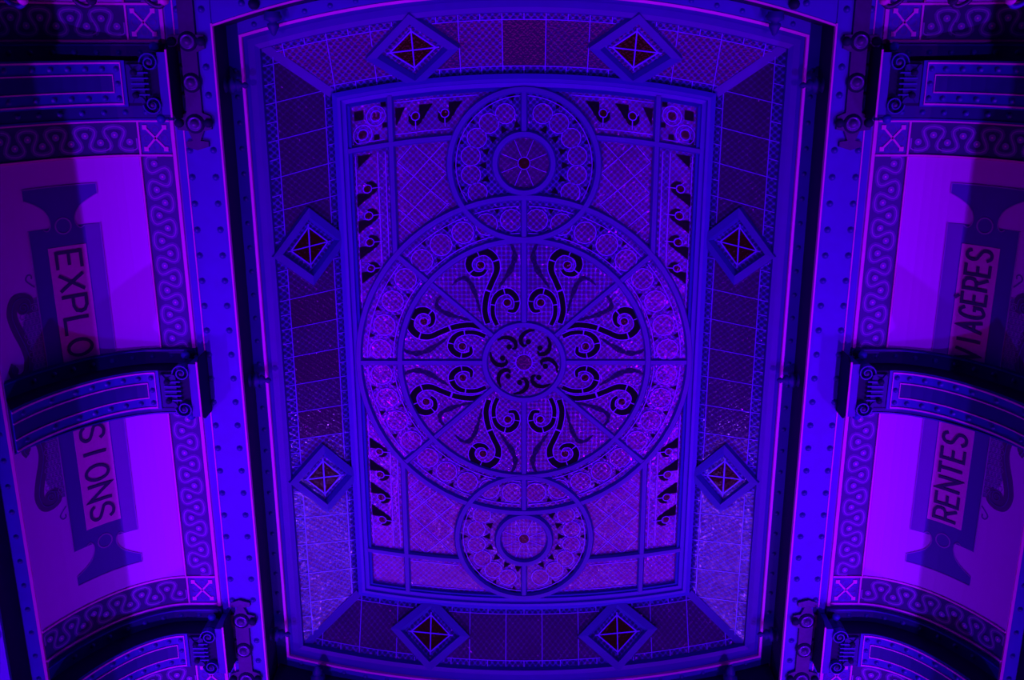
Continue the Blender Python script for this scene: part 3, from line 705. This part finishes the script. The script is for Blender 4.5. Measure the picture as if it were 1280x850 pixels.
# ------------------------------------------------------------------ coves
O_X, O_V, I_X, I_V = 1.60, 2.31, 1.225, 1.925
ZO, ZI = 6.35, 6.60
NX = Vector((.25, 0, -.375)).normalized()
def cove(sidekey):
    ax, sg = sidekey
    if ax == 'x':   # left / right
        def f(a, b, d):
            x = O_X+(I_X-O_X)*b; return (sg*(x-d*.555), CY+a-bw(a)*x*x, ZO+(ZI-ZO)*b-d*.832)
    else:
        def f(a, b, d):
            v = O_V+(I_V-O_V)*b; return (a, CY+sg*(v-d*.555-BOW*a*a), ZO+(ZI-ZO)*b-d*.832)
    return f
CW = .45  # slant width of a cove
for key, cens in ((('x', -1), (-.945, .925)), (('x', 1), (-.945, .925)), (('y', -1), (-.69, .69)), (('y', 1), (-.69, .69))):
    f = cove(key); HO, HI = (O_V, I_V) if key[0] == 'x' else (O_X, I_X)
    lim = lambda b: HO+(HI-HO)*b
    def cell(a0, a1, b0, b1, mat, name='cove_pane'):
        def cl(a, b): L = lim(b); return max(-L, min(L, a))
        pts = []
        n = 4
        for i in range(n+1): pts.append((cl(a0, b0)+(cl(a1, b0)-cl(a0, b0))*i/n, b0))
        for i in range(n+1): pts.append((cl(a1, b1)+(cl(a0, b1)-cl(a1, b1))*i/n, b1))
        if abs(pts[0][0]-pts[n][0]) < .004 and abs(pts[n+1][0]-pts[-1][0]) < .004: return
        if abs(pts[0][0]-pts[n][0]) < .004: pts = [pts[0]]+pts[n+1:]
        elif abs(pts[n+1][0]-pts[-1][0]) < .004: pts = pts[:n+1]+[pts[-1]]
        b = MB(); flat(b, pts, f, -.004, 0); b.build(name, mat, sk)
    pitch = .23 if key[0] == 'x' else .268
    nn = int(HO/pitch)+2; half = .5 if key[0] == 'x' else 0.
    if key[0] == 'y': half = .5
    cuts = [(i+half)*pitch for i in range(-nn, nn)]
    B0, B1 = .15, .87
    for i, (a0, a1) in enumerate(zip(cuts, cuts[1:])):
        mid = (a0+a1)/2
        if abs(mid)-pitch/2 > HO: continue
        j = round(mid/pitch)
        if abs(mid) < .62:
            if key == ('x', -1): mt = 'g_wine' if j % 2 == 0 else 'g_plum'
            elif key == ('x', 1): mt = 'g_plum'
            elif key == ('y', -1): mt = ('g_wine', 'g_plum', 'g_rose')[j % 3] if abs(j) < 2 else 'g_plum'
            else: mt = 'g_plum'
        else: mt = 'g_plum' if key[0] == 'x' and mid < 0 or key == ('y', 1) else 'g_rose'
        if key[0] == 'x' and mid > .9: mt = 'g_violet'
        if abs(mid) > 1.15 or abs(mid) < .62 or True: cell(a0, a1, B0, B1, mt)
        for q in (0, 1):
            c0, c1 = a0+q*pitch/2, a0+(q+1)*pitch/2
            if abs((c0+c1)/2) > HO+.05: continue
            cell(c0, c1, 0, B0, 'g_blue', 'border_pane'); cell(c0, c1, B1, 1, 'g_blue', 'border_pane')
    # lead cames
    ok = lambda a, b: abs(a) < lim(b)-.01 and all(abs(a-c)/.30+abs(b-.5)/.60 > 1 for c in cens)
    L = []
    for a in cuts:
        L += clip([(a, t*.02) for t in range(51)], ok)
        L += clip([(a+pitch/2, t*.01) for t in range(int(B0*100)+1)], ok)+clip([(a+pitch/2, B1+t*.01) for t in range(13)], ok)
    b = MB()
    for l_ in L: 
        dx = .004
        sweep(b, l_, [(-.0028, -.002), (-.0028, .004), (.0028, .004), (.0028, -.002)], f)
    for bb in (B0, B1):
        for l_ in clip([(-HO+t*.02, bb) for t in range(int(HO*100)+1)], ok):
            l2 = resample(l_, .1); sweep(b, l2, [(-.006, -.002), (-.006, .004), (.006, .004), (.006, -.002)], f)
    b.build('cove_came', 'lead', sk, 'stuff')
    # diamonds
    for c in cens:
        hx, hb = .275, .55
        def dia(k): return [(c-hx*k, .5), (c, .5-hb*k), (c+hx*k, .5), (c, .5+hb*k)]
        def loop(k0, k1, d0, d1, d2, name, mat, parent):
            b = MB(); vs = []
            for (kk, dd) in ((k0, d0), (k0, d1), (k1, d2), (k1, d0)):
                vs += [f(p[0], p[1], dd) for p in dia(kk)]
            fs = [(i*4+q, i*4+(q+1) % 4, (i+1)*4+(q+1) % 4, (i+1)*4+q) for i in range(3) for q in range(4)]
            b.add(vs, fs); return b.build(name, mat, parent)
        fr = loop(1.06, .80, -.01, .045, .05, 'diamond_frame', 'bar', sk)
        loop(.80, .72, -.01, .05, .012, 'diamond_bevel', 'bar', fr)
        b = MB(); flat(b, dia(.80), f, -.004, .004); b.build('diamond_border', 'g_blue', fr)
        b = MB(); flat(b, dia(.50), f, .0, .008); b.build('diamond_pane', 'g_red', fr)
        b = MB()
        P = dia(.52); sweep(b, P, [(-.006, .004), (-.006, .013), (.006, .013), (.006, .004)], f, True)
        sweep(b, [(c-hx*.6, .5), (c+hx*.6, .5)], [(-.009, .004), (-.009, .013), (.009, .013), (.009, .004)], f)
        sweep(b, [(c, .5-hb*.6), (c, .5+hb*.6)], [(-.004, .004), (-.004, .013), (.004, .013), (.004, .004)], f)
        b.build('diamond_came', 'lead', fr)
# hip bars
for sx in (-1, 1):
    for sy in (-1, 1):
        a = Vector(zmap(ZO)(sx*(O_X+.02), sy*(O_V+.02), 0)); b_ = Vector(zmap(ZI)(sx*I_X, sy*I_V, 0)); dr = (b_-a).normalized()
        side_v = dr.cross(Vector((0, 0, 1))).normalized(); up = side_v.cross(dr)
        mb = MB(); w_ = .036; vs = []
        for p in (a, b_):
            for s_, h in ((-w_, .03), (-w_*.8, -.022), (w_*.8, -.022), (w_, .03)): vs.append(p+side_v*s_+Vector((0, 0, h)))
        mb.add(vs, [(0, 1, 5, 4), (1, 2, 6, 5), (2, 3, 7, 6), (3, 0, 4, 7), (0, 1, 2, 3), (4, 5, 6, 7)]); mb.build('hip_bar', 'bar', sk)
# opaque roof casing behind the glass
b = MB(); box(b, -1.9, 1.9, CY-2.7, CY+2.7, 6.9, 6.95); o = b.build('ceiling', 'dark'); o['kind'] = 'structure'

# ------------------------------------------------------------------ chandelier ironwork just entering the top of the frame
def tube(mb, pts, r, n=6):
    pts = [Vector(p) for p in pts]; rings = []
    for i, p in enumerate(pts):
        t = (pts[min(i+1, len(pts)-1)]-pts[max(i-1, 0)]).normalized(); s_ = t.cross(Vector((.3, .2, 1))).normalized(); u = s_.cross(t)
        rr = r(i/(len(pts)-1)) if callable(r) else r
        rings.append([p+s_*rr*cos(2*pi*k/n)+u*rr*sin(2*pi*k/n) for k in range(n)])
    vs = [v for rg in rings for v in rg]; fs = [(i*n+k, i*n+(k+1) % n, (i+1)*n+(k+1) % n, (i+1)*n+k) for i in range(len(pts)-1) for k in range(n)]
    fs += [tuple(range(n)), tuple((len(pts)-1)*n+k for k in range(n))]
    mb.add(vs, fs); return mb
def sm3(pts, n=6):
    a = smooth([(p[0], p[1]) for p in pts], n); b = smooth([(p[0], p[2]) for p in pts], n); return [(p[0], p[1], q[1]) for p, q in zip(a, b)]
for side, xs, lab in ((-1, (-2.80, -2.42, -2.02), 'gilt and iron scrolled lamp bracket entering the frame at the upper left'), (1, (2.72, 2.40, 2.02), 'dark iron scrolled lamp bracket entering the frame at the upper right')):
    g = thing('lamp_bracket', (0, 0, 0), lab, 'bracket')
    z = 5.45
    for i, x in enumerate(xs):
        x *= .93
        b = MB(); tube(b, sm3([(x+side*.1, -.75, z), (x, -.45, z-.05), (x-side*.04, -.28, z), (x+side*.0, -.17, z+.02), (x+side*.07, -.2, z), (x+side*.06, -.27, z)], 6), lambda t: .022-.012*t)
        b.build('arm', 'plate' if i else 'iron', g, smooth=True)
        b = MB(); lathe(b, [(0, .05), (.015, .03), (.03, 0), (.02, -.03), (0, -.05)], 8, 'z', (x-side*.02, -.2, z)); b.build('leaf_tip', 'pink' if i != 1 else 'plate', g, smooth=True)
    b = MB(); tube(b, [(xs[0]*1.0, -.72, z+.02), (xs[2]*.9, -.72, z+.02)], .02); b.build('rail', 'plate', g)
    b = MB(); tube(b, [(xs[1]*.93, -.72, z), (xs[1]*.93, -.72, 6.0)], .018); b.build('hanger', 'dark', g)

# ------------------------------------------------------------------ floodlights standing on the floor of the hall, below the frame
for side in (-1, 1):
    g = thing('floodlight', (0, 0, 0), 'black floodlight with an added light-blocking plate on the hall floor, %s side' % ('left' if side < 0 else 'right'), 'lamp', 'floodlights lighting the ceiling')
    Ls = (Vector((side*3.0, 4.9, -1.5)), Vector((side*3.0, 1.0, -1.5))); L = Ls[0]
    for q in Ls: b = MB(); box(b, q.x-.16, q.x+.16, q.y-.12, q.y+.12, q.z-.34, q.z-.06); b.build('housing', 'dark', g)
    b = MB(); box(b, L.x-.2, L.x+.2, .7, 5.2, L.z-.4, L.z-.34); b.build('rail', 'dark', g)
    e = L.x-side*.40/7.37*1.0
    b = MB(); box(b, *sorted((e, e+side*.9)), L.y-5.2, L.y+.5, L.z+1.0, L.z+1.006); b.build('light_blocker', 'dark', g)  # unseen long plate, added to cut the straight shade edge on the vault
    b = MB(); box(b, *sorted((e+side*.88, e+side*.9)), L.y-.1, L.y+.1, L.z-.3, L.z+1.0); b.build('arm', 'dark', g)
